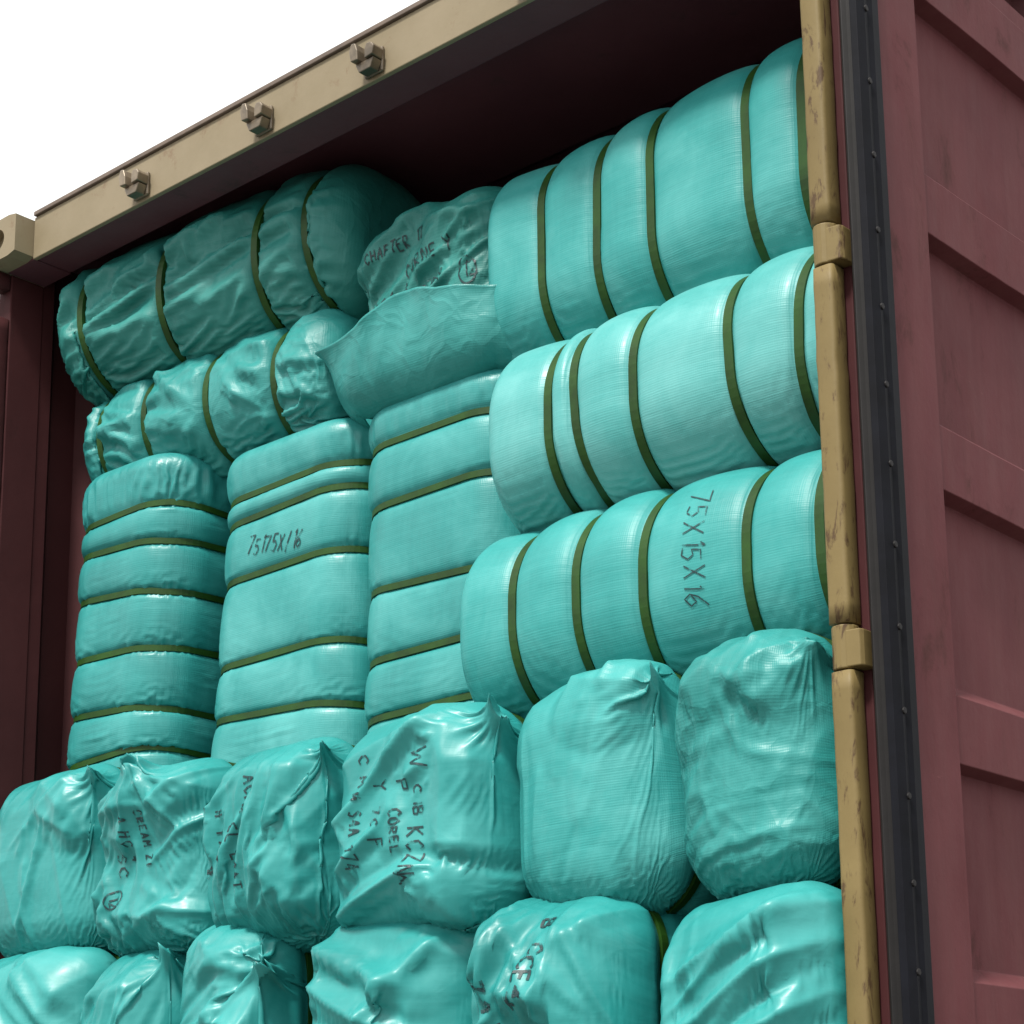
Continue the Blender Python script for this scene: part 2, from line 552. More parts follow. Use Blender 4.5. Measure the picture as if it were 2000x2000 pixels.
# ------------------------------------------------------------------ cloth on bales
def families(n, m, wrap):
    I = np.arange(n * m).reshape(n, m)
    F = []
    def add(A, B, k, da, db):
        F.append((A.ravel().copy(), B.ravel().copy(), k, da, db))
    for p in (0, 1):
        A = I[p:n - 1:2]; B = I[p + 1:n:2]
        add(A, B, 's', 1, 0)
        if wrap:
            add(A, np.roll(B, -1, 1), 'd', 1, 1)
            add(np.roll(A, -1, 1), B, 'd', 1, -1)
        else:
            add(A[:, :-1], B[:, 1:], 'd', 1, 1)
            add(A[:, 1:], B[:, :-1], 'd', 1, -1)
    if wrap:
        Rl = np.roll(I, -1, 1)
        add(I[:, 0::2], Rl[:, 0::2], 's', 0, 1)
        add(I[:, 1::2], Rl[:, 1::2], 's', 0, 1)
    else:
        for p in (0, 1):
            add(I[:, p:m - 1:2], I[:, p + 1:m:2], 's', 0, 1)
    for q in ((0, 1), (2, 3)):
        r = np.array([i for i in range(n - 2) if i % 4 in q])
        add(I[r], I[r + 2], 'b', 2, 0)
        if wrap:
            c = np.array([j for j in range(m) if j % 4 in q])
            add(I[:, c], np.roll(I, -2, 1)[:, c], 'b', 0, 2)
        else:
            c = np.array([j for j in range(m - 2) if j % 4 in q])
            add(I[:, c], I[:, c + 2], 'b', 0, 2)
    return F

def blur(G, k, wrap):
    for _ in range(k):
        A = np.concatenate([G[:1], G, G[-1:]], 0)
        G = 0.25 * A[:-2] + 0.5 * A[1:-1] + 0.25 * A[2:]
        if wrap:
            G = 0.25 * np.roll(G, 1, 1) + 0.5 * G + 0.25 * np.roll(G, -1, 1)
        else:
            A = np.concatenate([G[:, :1], G, G[:, -1:]], 1)
            G = 0.25 * A[:, :-2] + 0.5 * A[:, 1:-1] + 0.25 * A[:, 2:]
    return G

def sharpen(X, n, m, wrap, amt, sdf):
    """crisper crests and creases: push the sheet along the body's normal by its own band-passed relief"""
    G = X.reshape(n, m, 3)
    D = (blur(G, 1, wrap) - blur(G, 9, wrap)).reshape(-1, 3)
    _, nn = sdf(X)
    k = np.einsum('ij,ij->i', D, nn)
    k = np.clip(k, -0.006, 0.008)
    return X + nn * (amt * k)[:, None]

def relax(X, fams, rests, sdf, steps, iters, dmax, adh, grav, pins=None, damp=0.86, vmax=0.01, kb=0.26):
    KS = {'s': 1.0, 'd': 0.6, 'b': kb}
    V = np.zeros_like(X)
    g_ = np.asarray(grav, np.float32)
    for st in range(steps):
        Xp = X.copy()
        X = X + V + g_
        for _ in range(iters):
            for (a, b, k, _, _), L in zip(fams, rests):
                A = X[a]; B = X[b]
                D = B - A
                l = np.sqrt(np.einsum('ij,ij->i', D, D)) + 1e-9
                c = (0.5 * KS[k] * (l - L) / l)[:, None] * D
                X[a] = A + c
                X[b] = B - c
            if pins is not None:
                f = min(1.0, (st + 1) / (0.6 * steps))
                X[pins[0]] += (pins[1] - X[pins[0]]) * (0.25 + 0.75 * f) * pins[2][:, None]
        d, nrm = sdf(X)
        c = np.minimum(d, 0) + np.maximum(d - dmax, 0) + adh * np.clip(d, 0, dmax)
        X = X - nrm * c[:, None]
        V = (X - Xp) * damp
        sp = np.sqrt((V * V).sum(1, keepdims=True)) + 1e-9
        V *= np.minimum(1, vmax / sp)
    return X

def waves(seed, k=14, lo=4, hi=14):
    r = np.random.default_rng(seed)
    D = r.normal(size=(k, 3)); D /= np.linalg.norm(D, axis=1, keepdims=True)
    fr = r.uniform(lo, hi, k); ph = r.uniform(0, 6.28, k)
    am = 1 / np.sqrt(k) * 1.2
    D = (D * fr[:, None]).astype(np.float32)
    def f(P):
        return np.sin(P @ D.T + ph.astype(np.float32)).sum(1) * am
    return f

def ridge_fn(h, ridges, seed=0, rnd=0, ang=1.3, spread=0.5, amp=(0.003, 0.008), mid=None):
    """tent-shaped folds of the sheet, seen from the front: (u0, v0, u1, v1, height, half width); u, v in half sizes"""
    r = np.random.default_rng(seed + 900)
    L = [(a * h[0], b * h[2], c * h[0], d * h[2], e, f) for a, b, c, d, e, f in ridges]
    for _ in range(rnd):
        cx, cz = r.uniform(-.95, .95) * h[0], r.uniform(-.95, .95) * h[2]
        a = ang + r.normal(0, spread)
        l = r.uniform(0.035, 0.15)
        L.append((cx - l * math.cos(a), cz - l * math.sin(a), cx + l * math.cos(a), cz + l * math.sin(a),
                  r.uniform(*amp) * r.choice([1, 1, -0.8]), r.uniform(0.008, 0.020)))
    L = np.array(L, np.float32)
    wob = waves(seed + 31, 8, 10, 28)
    def f(P):
        if not len(L):
            return 0.0
        wv = 0.004 * wob(P)
        x = P[:, 0] + wv; z = P[:, 2] - wv
        o = np.zeros(len(P), np.float32)
        fr = np.clip(1.0 - (P[:, 1] + h[1]) / 0.14, 0, 1)
        for x0, z0, x1, z1, am, wd in L:
            dx, dz = x1 - x0, z1 - z0
            l2 = dx * dx + dz * dz
            t = np.clip(((x - x0) * dx + (z - z0) * dz) / l2, 0, 1)
            d = np.hypot(x - x0 - t * dx, z - z0 - t * dz)
            q = np.clip(1 - d / (wd * (0.55 + 0.9 * np.sin(np.pi * np.clip(0.15 + 0.7 * t, 0, 1)))), 0, 1) ** 1.08
            o += am * q * np.clip(np.minimum(t, 1 - t) * 5 + 0.25, 0, 1)
        return o * fr
    return f

def make_sdf(h, rc, off=None, dome=0.0):
    h = np.asarray(h, np.float32)
    def f(P):
        q_ = P.copy()
        if dome:
            k = np.clip(1 - (P[:, 0] / h[0]) ** 2, 0, 1) * np.clip(1 - (P[:, 2] / h[2]) ** 2, 0, 1)
            q_[:, 1] = np.where(P[:, 1] < 0, P[:, 1] + dome * k, P[:, 1])
        S = np.where(q_ < 0, -1.0, 1.0).astype(np.float32)
        Q = np.abs(q_) - (h - rc)
        q = np.maximum(Q, 0)
        l = np.sqrt((q * q).sum(1))
        ins = np.minimum(Q.max(1), 0)
        d = l + ins - rc
        am = np.eye(3, dtype=np.float32)[Q.argmax(1)]
        n = np.where((l > 1e-6)[:, None], q / (l + 1e-9)[:, None], am) * S
        if off is not None:
            d = d - off(P)
        return d, n
    return f

def make_tube_sdf(h, rc, re, off=None):
    """long bale: rounded-rectangle section (radius rc), ends rounded over with the smaller radius re"""
    h = np.asarray(h, np.float32)
    def f(P):
        S = np.where(P < 0, -1.0, 1.0).astype(np.float32)
        Q = np.abs(P[:, 1:]) - (h[1:] - rc)
        q = np.maximum(Q, 0)
        l = np.sqrt((q * q).sum(1))
        d2 = l + np.minimum(Q.max(1), 0) - rc
        am = np.eye(2, dtype=np.float32)[Q.argmax(1)]
        n2 = np.where((l > 1e-6)[:, None], q / (l + 1e-9)[:, None], am) * S[:, 1:]
        if off is not None:
            d2 = d2 - off(P)
        a = d2 + re
        b = np.abs(P[:, 0]) - (h[0] - re)
        ap, bp = np.maximum(a, 0), np.maximum(b, 0)
        L = np.sqrt(ap * ap + bp * bp)
        d = L + np.minimum(np.maximum(a, b), 0) - re
        ins = L < 1e-7
        wa = np.where(ins, (a >= b).astype(np.float32), ap / (L + 1e-9))
        wb = np.where(ins, (a < b).astype(np.float32), bp / (L + 1e-9))
        n = np.concatenate([(wb * S[:, 0])[:, None], n2 * wa[:, None]], 1).astype(np.float32)
        return d.astype(np.float32), n
    return f

def to_surface(P, sdf, it=3):
    P = P.astype(np.float32).copy()
    for _ in range(it):
        d, n = sdf(P)
        P -= n * d[:, None]
    return P

def growth_rests(X0, fams, n, m, gx, gy, gxy):
    """rest lengths from the unwrinkled surface, stretched by the tensor [[gx,gxy],[gxy,gy]] on (row, column) directions"""
    out = []
    gx, gy, gxy = (np.broadcast_to(t, (n, m)).ravel() for t in (gx, gy, gxy))
    for a, b, k, da, db in fams:
        L = np.linalg.norm(X0[b] - X0[a], axis=1)
        u = np.array([da, db], float); u /= np.linalg.norm(u)
        ex = u[0] * (1 + gx[a]) + u[1] * gxy[a]
        ey = u[0] * gxy[a] + u[1] * (1 + gy[a])
        out.append((L * np.sqrt(ex * ex + ey * ey)).astype(np.float32))
    return out

def upsample(X, n, m, wrap):
    X = X.reshape(n, m, 3)
    Y = np.empty((2 * n - 1, m, 3), np.float32)
    Y[::2] = X
    Y[1::2] = 0.5 * (X[1:] + X[:-1])
    if wrap:
        Z = np.empty((2 * n - 1, 2 * m, 3), np.float32)
        Z[:, ::2] = Y
        Z[:, 1::2] = 0.5 * (Y + np.roll(Y, -1, 1))
        return Z.reshape(-1, 3), 2 * n - 1, 2 * m
    Z = np.empty((2 * n - 1, 2 * m - 1, 3), np.float32)
    Z[:, ::2] = Y
    Z[:, 1::2] = 0.5 * (Y[:, 1:] + Y[:, :-1])
    return Z.reshape(-1, 3), 2 * n - 1, 2 * m - 1

def smooth_field(r, n, m, cells, wrap):
    """random field of about `cells` blobs across, values about -1..1"""
    c = r.normal(size=(cells + 3, cells + 3))
    u = np.linspace(0, cells, n); v = np.linspace(0, cells, m)
    def b3(t):
        i = t.astype(int); f = t - i
        return i, f * f * (3 - 2 * f)
    i, fu = b3(u); j, fv = b3(v)
    a = c[np.ix_(i, j)]; b_ = c[np.ix_(i + 1, j)]; d = c[np.ix_(i, j + 1)]; e = c[np.ix_(i + 1, j + 1)]
    fu = fu[:, None]; fv = fv[None]
    return (a * (1 - fu) + b_ * fu) * (1 - fv) + (d * (1 - fu) + e * fu) * fv

# --- shape 1: a bale lying or standing with its long side to us (a tube with both ends closed)
def tube_base(lv, h):
    ncap, nmain = 4 * lv, 40 * lv
    m = 48 * lv
    tau = np.arange(m) / m
    per = 4 * (h[1] + h[2])
    s = tau * per
    y = np.empty(m); z = np.empty(m)
    a, b_ = 2 * h[1], 2 * h[2]
    for i, t in enumerate(s):
        t = (t + h[2]) % per                 # start at the middle of the back
        if t < b_: y[i], z[i] = h[1], -h[2] + t
        elif t < b_ + a: y[i], z[i] = h[1] - (t - b_), h[2]
        elif t < 2 * b_ + a: y[i], z[i] = -h[1], h[2] - (t - b_ - a)
        else: y[i], z[i] = -h[1] + (t - 2 * b_ - a), -h[2]
    rows = []
    for k in range(ncap):
        f = 0.10 + 0.90 * k / ncap
        rows.append(np.stack([np.full(m, -h[0]), y * f, z * f], 1))
    for k in range(nmain + 1):
        rows.append(np.stack([np.full(m, -h[0] + 2 * h[0] * k / nmain), y, z], 1))
    for k in range(ncap):
        f = 0.10 + 0.90 * (ncap - 1 - k) / ncap
        rows.append(np.stack([np.full(m, h[0]), y * f, z * f], 1))
    X = np.stack(rows).astype(np.float32)
    n = X.shape[0]
    return X.reshape(-1, 3), n, m

def round_box(P, h, rc):
    c = np.clip(P, -(np.array(h) - rc), np.array(h) - rc)
    d = P - c
    l = np.linalg.norm(d, axis=1, keepdims=True) + 1e-9
    return (c + d / l * rc).astype(np.float32)

def sim_tube(sp):
    h, rc, straps = sp['h'], sp['rc'], sorted(sp['straps'])
    r = np.random.default_rng(sp['seed'])
    lump = waves(sp['seed'], 12, 3, 9)
    edges = np.array([-h[0]] + list(straps) + [h[0]])
    segB = np.array([min(sp['bulge'], 0.17 * (edges[i + 1] - edges[i])) * r.uniform(0.85, 1.15) for i in range(len(edges) - 1)])
    pinch = sp['pinch']
    tl = r.normal(0, sp.get('tilt', 0.006), (2, len(straps)))
    def xw(P):
        x = P[:, 0]
        return x - np.interp(x, straps, tl[0]) * np.clip(P[:, 1] / h[1], -1, 1) - np.interp(x, straps, tl[1]) * np.clip(P[:, 2] / h[2], -1, 1)
    rg = ridge_fn(h, sp.get('ridges', ()), sp['seed'], *sp.get('rnd', (0,)))
    def off(P):
        x = np.clip(xw(P), -h[0], h[0])
        i = np.clip(np.searchsorted(edges, x) - 1, 0, len(segB) - 1)
        w_ = edges[i + 1] - edges[i]
        pl = sp.get('sw', 0.0092) + 0.002
        u = np.clip((x - edges[i] - pl) / np.maximum(w_ - 2 * pl, 1e-3), 0, 1)
        u = np.where(i == 0, 0.5 + u * 0.5, np.where(i == len(segB) - 1, u * 0.5, u))
        o = segB[i] * np.power(np.clip(1 - (2 * u - 1) ** 2, 0, 1), sp.get('bexp', 0.5))
        near = np.abs(x[:, None] - np.array(straps)[None]).min(1) if len(straps) else 1.0
        o = o - pinch * np.exp(-np.maximum(near - sp.get('sw', 0.0092), 0) / 0.006)
        o = o + sp.get('lump', 0.006) * lump(P)
        o = o + rg(P) * np.clip((near - 0.008) / 0.02, 0, 1)
        return o.astype(np.float32)
    sdf = make_tube_sdf(h, rc, sp.get('re', 0.06), off)
    gv = Matrix.Identity(3) if sp['rot'] is None else sp['rot'].transposed()
    grav = np.array(gv @ Vector((0, 0, -sp.get('grav', 0.00010))))
    X = None
    for lv, steps, iters, ga, gp, ns in sp['levels']:
        B, n, m = tube_base(lv, h)
        B = to_surface(B, sdf, 5)
        fams = families(n, m, True)
        patch = np.clip(0.6 + 0.7 * smooth_field(r, n, m, 7, True), 0.0, 2.0)
        gx = ga * patch
        gy = gp * patch
        if 'endg' in sp:
            xx = B[:, 0].reshape(n, m)
            e = np.zeros((n, m))
            for s0, amt in sp['endg']:
                e = np.maximum(e, amt * np.clip((np.sign(s0) * xx - abs(s0)) / 0.02, 0, 1))
            gx = gx + e; gy = gy + e
        gxy = sp.get('skew', 0.0) * gp * patch
        rests = growth_rests(B, fams, n, m, gx, gy, gxy)
        if X is None:
            d, nn = sdf(B)
            X = B + nn * (ns * np.abs(r.normal(size=(n * m, 1)))).astype(np.float32)
        else:
            X, _, _ = upsample(X, *XS, True)
            X += r.normal(0, ns * 0.3, X.shape).astype(np.float32)
        XS = (n, m)
        near = np.abs(xw(B)[:, None] - np.array(straps)[None]).min(1) if len(straps) else np.ones(n * m)
        dm = (0.0008 + sp.get('dmax', 0.007) * np.clip((near - sp.get('sw', 0.0092) - 0.005) / 0.035, 0, 1)).astype(np.float32)
        X = relax(X, fams, rests, sdf, steps, iters, dm, sp.get('adh', 0.04), grav, kb=(0.3, 0.2, 0.08)[min(lv, 3) - 1])
    n, m = XS
    if sp.get('sharp'):
        nr = np.clip((near - sp.get('sw', 0.0092) - 0.006) / 0.015, 0, 1)
        X = X + (sharpen(X, n, m, True, sp['sharp'], sdf) - X) * nr[:, None]
    # close both ends
    c0 = X.reshape(n, m, 3)[0].mean(0); c1 = X.reshape(n, m, 3)[-1].mean(0)
    V = np.concatenate([X, [c0, c1]])
    I = np.arange(n * m).reshape(n, m)
    Rl = np.roll(I, -1, 1)
    quads = np.stack([I[:-1], I[1:], Rl[1:], Rl[:-1]], -1).reshape(-1, 4)
    tris = [(n * m, I[0, j], I[0, (j + 1) % m]) for j in range(m)] + [(n * m + 1, I[-1, (j + 1) % m], I[-1, j]) for j in range(m)]
    per = 4 * (h[1] + h[2])
    uu = np.linspace(0, 2 * h[0] + 0.3, n)
    UV = np.stack([np.repeat(uu, m), np.tile(np.arange(m) / m * per, n)], 1)
    UV = np.concatenate([UV, [[0, 0], [0, 0]]])
    # straps follow the pinched surface
    st = []
    mm = 96
    T, _, _ = tube_base(2, h)
    ring = T.reshape(-1, mm, 3)[10]
    for i, s in enumerate(straps):
        loops = []
        for dx in (-sp.get('sw', 0.0092), sp.get('sw', 0.0092)):
            P = ring.copy(); P[:, 0] = s
            P[:, 0] = s + tl[0, i] * np.clip(P[:, 1] / h[1], -1, 1) + tl[1, i] * np.clip(P[:, 2] / h[2], -1, 1)
            for _ in range(7):
                d, nn = sdf(P)
                nn = nn * np.array([0, 1, 1], np.float32)
                P -= nn * d[:, None]
            d, nn = sdf(P)
            P[:, 0] += dx
            loops.append((P + nn * sp.get('so', 0.0055), P + nn * 0.0005))
        st.append(loops)
    return dict(V=V, quads=quads, tris=tris, UV=UV, straps=st)

# --- shape 2: a bale with its end to us (square sheet folded over the end, gathered behind)
def cap_base(N, h, D, r0=0.56):
    s = np.linspace(-1, 1, N)
    S, T = np.meshgrid(s, s, indexing='ij')
    r = np.maximum(np.abs(S), np.abs(T)); rs = np.maximum(r, 1e-6)
    front = r <= r0
    X = np.where(front, S / r0 * h[0], S / rs * h[0])
    Z = np.where(front, T / r0 * h[2], T / rs * h[2])
    Y = np.where(front, -h[1], -h[1] + (r - r0) / (1 - r0) * D)
    return np.stack([X, Y, Z], -1).reshape(-1, 3).astype(np.float32), r, S, T

def sim_cap(sp):
    h, rc, D = sp['h'], sp['rc'], 0.26
    r_ = np.random.default_rng(sp['seed'])
    lump = waves(sp['seed'] + 77, 12, 4, 13)
    sd = sp.get('strap', 0.12)
    rg = ridge_fn(h, sp.get('ridges', ()), sp['seed'], *sp.get('rnd', (0,)))
    crum = waves(sp['seed'] + 5, 10, 50, 120)
    def off(P):
        yy = P[:, 1] + h[1]
        o = sp.get('lump', 0.005) * lump(P)
        o = o + rg(P)
        o = o - sp.get('pinch', 0.012) * np.exp(-((yy - sd) / 0.025) ** 2)
        return o.astype(np.float32)
    sdf = make_sdf(h, rc, off, sp.get('dome', 0.014))
    grav = np.array((0, 0, -0.00012))
    X = None
    for li, (N, steps, iters, gscale, ns) in enumerate(sp['levels']):
        B, r, S, T = cap_base(N, h, D)
        B = to_surface(round_box(B, h, rc), sdf, 3)
        fams = families(N, N, False)
        patch = np.clip(0.6 + 0.7 * smooth_field(r_, N, N, 6, False), 0, 2)
        gx = sp['g'] * 0.6 * gscale * patch; gy = gx.copy(); gxy = np.zeros_like(gx)
        for al, amt, cs, ct, rad in sp.get('dirs', []):
            k = np.exp(-(((S - cs) ** 2 + (T - ct) ** 2) / rad ** 2)) * (1.0 if li == 0 else 0.75 + 0.35 * gscale)
            c, s_ = math.cos(al), math.sin(al)
            gx = gx + amt * k * c * c; gy = gy + amt * k * s_ * s_; gxy = gxy + amt * k * c * s_
        pid, ptg, pw, exempt = [], [], [], np.zeros((N, N))
        for cs, ct, tgt, rad, amt in sp.get('ears', []):
            D2 = (S - cs) ** 2 + (T - ct) ** 2
            k = np.exp(-D2 / rad ** 2)
            gx = gx + amt * k; gy = gy + amt * k
            exempt = np.maximum(exempt, np.exp(-D2 / (1.4 * rad) ** 2))
            sel = np.where(D2.ravel() <= (3.2 / 40) ** 2)[0]
            base = B[D2.argmin()]
            for i in sel:
                ab = abs(float(crum(B[i:i + 1])[0])); q_ = crum(B[i:i + 1] + 0.3)[0]
                pid.append(i); ptg.append(base + np.array(tgt) + (B[i] - base) * 0.6 + np.array((0.010 * q_, -0.020 * ab, 0.016 * ab))); pw.append(1.0)
        rests = growth_rests(B, fams, N, N, gx, gy, gxy)
        if X is None:
            d, nn = sdf(B)
            X = B + nn * (ns * np.abs(r_.normal(size=(N * N, 1)))).astype(np.float32)
        else:
            X, _, _ = upsample(X, N0, N0, False)
            X += r_.normal(0, ns * 0.3, X.shape).astype(np.float32)
        N0 = N
        rr = r.ravel()
        yb = B[:, 1] + h[1]
        dm = np.full(N * N, sp.get('dmax', 0.035), np.float32)
        dm = np.where(np.abs(yb - sd) < 0.012, 0.003, dm)
        dm = dm + (0.25 * np.clip(exempt.ravel() * 2, 0, 1) ** 2).astype(np.float32)
        ring = np.where(rr > 0.999)[0]
        for i in ring:
            pid.append(i); ptg.append(B[i]); pw.append(1.0)
        pins = (np.array(pid), np.array(ptg, np.float32), np.array(pw, np.float32))
        X = relax(X, fams, rests, sdf, steps, iters, dm, sp.get('adh', (0.03, 0.07, 0.11)[li]), grav, pins, kb=(0.3, 0.2, 0.08)[li])
    N = N0
    X = sharpen(X, N, N, False, sp.get('sharp', 0.9), sdf)
    I = np.arange(N * N).reshape(N, N)
    quads = np.stack([I[:-1, :-1], I[1:, :-1], I[1:, 1:], I[:-1, 1:]], -1).reshape(-1, 4)
    # the body behind, down to the far end
    loop = np.concatenate([I[0, :-1], I[:-1, -1], I[-1, :0:-1], I[:0:-1, 0]])
    L = len(loop)
    V = [X]; cur = loop; base = X[loop]; nv = N * N
    q2 = []
    for k, yy in enumerate((0.36, 0.5, 0.68, 2 * h[1] - 0.05)):
        P = base.copy(); P[:, 1] = -h[1] + yy
        P += 0.004 * np.stack([lump(P), 0 * P[:, 0], lump(P + 3)], 1)
        V.append(P)
        new = np.arange(nv, nv + L); nv += L
        q2.append(np.stack([cur, new, np.roll(new, -1), np.roll(cur, -1)], -1))
        cur = new
    P = base * 0.5; P[:, 1] = h[1]
    V.append(P); new = np.arange(nv, nv + L); nv += L
    q2.append(np.stack([cur, new, np.roll(new, -1), np.roll(cur, -1)], -1))
    quads = np.concatenate([quads] + q2)
    V = np.concatenate(V)
    tris = []
    UV = np.stack([V[:, 0], V[:, 2]], 1)
    g_ = np.linspace(0, 0.8, N)
    UV[:N * N] = np.stack(np.meshgrid(g_, g_, indexing='ij'), -1).reshape(-1, 2)
    # straps round the body
    st = []
    for s in [sd] + list(sp.get('more_straps', ())):
        P0 = V[loop].copy(); P0[:, 1] = -h[1] + s
        P0 = P0[::4]
        P = round_box(P0, (h[0], 10, h[2]), rc)
        for _ in range(4):
            d, nn = sdf(P); nn = nn * np.array([1, 0, 1], np.float32); P -= nn * d[:, None]
        d, nn = sdf(P)
        nn = nn * np.array([1, 0, 1], np.float32)
        loops = []
        for dy in (-0.0085, 0.0085):
            Q = P.copy(); Q[:, 1] += dy
            loops.append((Q + nn * 0.0075, Q + nn * 0.001))
        st.append(loops)
    return dict(V=V, quads=quads, tris=tris, UV=UV, straps=st)

def mesh_from(name, V, quads, tris=(), UV=None):
    me = bpy.data.meshes.new(name)
    nq, ntri = len(quads), len(tris)
    me.vertices.add(len(V))
    me.vertices.foreach_set("co", np.asarray(V, np.float32).ravel())
    li = np.concatenate([np.asarray(quads, np.int32).ravel()] + ([np.asarray(tris, np.int32).ravel()] if ntri else []))
    me.loops.add(len(li))
    me.loops.foreach_set("vertex_index", li.astype(np.int32))
    me.polygons.add(nq + ntri)
    me.polygons.foreach_set("loop_start", np.concatenate([np.arange(nq) * 4, nq * 4 + np.arange(ntri) * 3]).astype(np.int32))
    if UV is not None:
        uvl = me.uv_layers.new(name="uv")
        uvl.data.foreach_set("uv", np.asarray(UV, np.float32)[li].ravel())
    me.update(calc_edges=True)
    me.validate()
    return me

def strap_mesh(loops, X):
    (a, ai), (b_, bi) = loops
    L = len(a)
    V = X(np.concatenate([a, b_, bi, ai]))
    q = []
    for k in range(4):
        A = np.arange(L) + k * L; B = np.arange(L) + ((k + 1) % 4) * L
        q.append(np.stack([A, B, np.roll(B, -1), np.roll(A, -1)], -1))
    return mesh_from("strap", V, np.concatenate(q))

# ------------------------------------------------------------------ handwriting
GL = {
 '0': [[(.5, 0), (.1, .3), (.1, .7), (.5, 1), (.85, .7), (.85, .3), (.5, 0)]],
 '1': [[(.3, .8), (.5, 1), (.45, 0)]],
 '2': [[(.1, .8), (.4, 1), (.8, .8), (.7, .5), (.1, 0), (.9, .05)]],
 '4': [[(.7, 0), (.65, 1), (.1, .35), (.95, .35)]],
 '5': [[(.9, 1), (.25, 1), (.2, .55), (.6, .62), (.9, .35), (.6, .02), (.1, .1)]],
 '6': [[(.8, 1), (.3, .6), (.15, .25), (.45, 0), (.85, .25), (.6, .5), (.2, .3)]],
 '7': [[(.1, .95), (.9, 1), (.4, 0)]],
 '9': [[(.85, .7), (.5, .5), (.15, .75), (.5, 1), (.85, .75), (.7, 0)]],
 'X': [[(.1, 1), (.9, 0)], [(.9, 1), (.1, 0)]],
 'A': [[(0, 0), (.5, 1), (.9, 0)], [(.2, .4), (.75, .4)]],
 'B': [[(.1, 0), (.1, 1), (.7, .9), (.65, .6), (.15, .52), (.8, .4), (.75, .08), (.1, 0)]],
 'C': [[(.9, .8), (.6, 1), (.15, .7), (.15, .3), (.5, 0), (.9, .2)]],
 'D': [[(.1, 0), (.1, 1), (.7, .8), (.8, .3), (.1, 0)]],
 'E': [[(.85, 1), (.1, 1), (.1, 0), (.85, 0)], [(.1, .5), (.7, .5)]],
 'F': [[(.85, 1), (.1, 1), (.1, 0)], [(.1, .5), (.7, .5)]],
 'G': [[(.85, .85), (.5, 1), (.1, .6), (.3, .05), (.8, .1), (.8, .45), (.5, .45)]],
 'H': [[(.1, 0), (.1, 1)], [(.85, 0), (.85, 1)], [(.1, .5), (.85, .5)]],
 'I': [[(.5, 0), (.5, 1)]],
 'K': [[(.1, 0), (.1, 1)], [(.85, 1), (.15, .5), (.9, 0)]],
 'L': [[(.15, 1), (.15, 0), (.85, 0)]],
 'M': [[(0, 0), (.15, 1), (.5, .4), (.85, 1), (1, 0)]],
 'N': [[(.1, 0), (.1, 1), (.85, 0), (.85, 1)]],
 'O': [[(.5, 0), (.1, .3), (.1, .7), (.5, 1), (.85, .7), (.85, .3), (.5, 0)]],
 'P': [[(.1, 0), (.1, 1), (.8, .9), (.75, .55), (.1, .45)]],
 'R': [[(.1, 0), (.1, 1), (.8, .9), (.75, .55), (.1, .45), (.85, 0)]],
 'S': [[(.85, .85), (.5, 1), (.15, .75), (.8, .3), (.5, 0), (.1, .15)]],
 'T': [[(.05, 1), (.95, 1)], [(.5, 1), (.5, 0)]],
 'W': [[(0, 1), (.2, 0), (.5, .7), (.75, 0), (1, 1)]],
 'Z': [[(.1, 1), (.9, 1), (.1, 0), (.9, 0)]],
 'Y': [[(.05, 1), (.5, .5), (.95, 1)], [(.5, .5), (.45, 0)]],
 '/': [[(.7, 1.1), (.2, -.1)]],
 '(': [[(.5 + 1.0 * math.cos(a), .5 + .95 * math.sin(a)) for a in np.linspace(0.4, 6.6, 22)]],
}

def text_strokes(txt, origin, ang, size, aspect=0.62, gap=0.22, slant=0.0, seed=0):
    """strokes in the (x, z) plane; ang = reading direction"""
    r = random.Random(seed)
    c, s = math.cos(ang), math.sin(ang)
    out = []
    pen = 0.0
    for ch in txt:
        if ch == ' ':
            pen += size * 0.55
            continue
        if ch == '.':
            pen += size * 0.2
            continue
        jit = r.uniform(-.06, .06) * size
        sz = size * r.uniform(.9, 1.1)
        for stq in GL[ch]:
            o = []
            for u, v in stq:
                uu = pen + (u * aspect + slant * v) * sz
                vv = v * sz + jit
                o.append((origin[0] + c * uu - s * vv, origin[1] + s * uu + c * vv))
            out.append(o)
        if ch != '(':
            pen += size * (aspect + gap) * (0.5 if ch == 'I' or ch == '1' else 1)
    return out

def write(parent, V, quads, strokes, ystart, width=0.005):
    bvh = BVHTree.FromPolygons([tuple(v) for v in V.tolist()], [tuple(q) for q in quads.tolist()])
    vs, fs = [], []
    for stq in strokes:
        P = []
        for (x0, z0), (x1, z1) in zip(stq, stq[1:]):
            L = math.hypot(x1 - x0, z1 - z0)
            k = max(1, int(L / 0.003))
            for i in range(k):
                P.append((x0 + (x1 - x0) * i / k, z0 + (z1 - z0) * i / k))
        P.append(stq[-1])
        hit = []
        for x, z in P:
            loc, nrm, _, _ = bvh.ray_cast(Vector((x, ystart, z)), Vector((0, 1, 0)), 1.5)
            if loc is None:
                hit.append(None)
            else:
                if nrm.y > 0:
                    nrm = -nrm
                hit.append((loc, nrm))
        prev = None
        for i, hh in enumerate(hit):
            if hh is None:
                prev = None
                continue
            j = min(i + 1, len(hit) - 1) if i + 1 < len(hit) and hit[i + 1] else i
            k = i - 1 if i > 0 and hit[i - 1] else i
            t = hit[j][0] - hit[k][0]
            if t.length < 1e-7:
                prev = None
                continue
            side = hh[1].cross(t).normalized() * width * 0.5
            b0 = len(vs)
            vs += [hh[0] + side + hh[1] * 0.0016, hh[0] - side + hh[1] * 0.0016]
            if prev is not None and (hh[0] - prev[1]).length < 0.03:
                p = prev[0]
                fs.append((p, p + 1, b0 + 1, b0))
            prev = (b0, hh[0])
    if not fs:
        return None
    me = bpy.data.meshes.new("handwriting")
    me.from_pydata([tuple(v) for v in vs], [], fs)
    return link("handwriting", me, INK, parent)

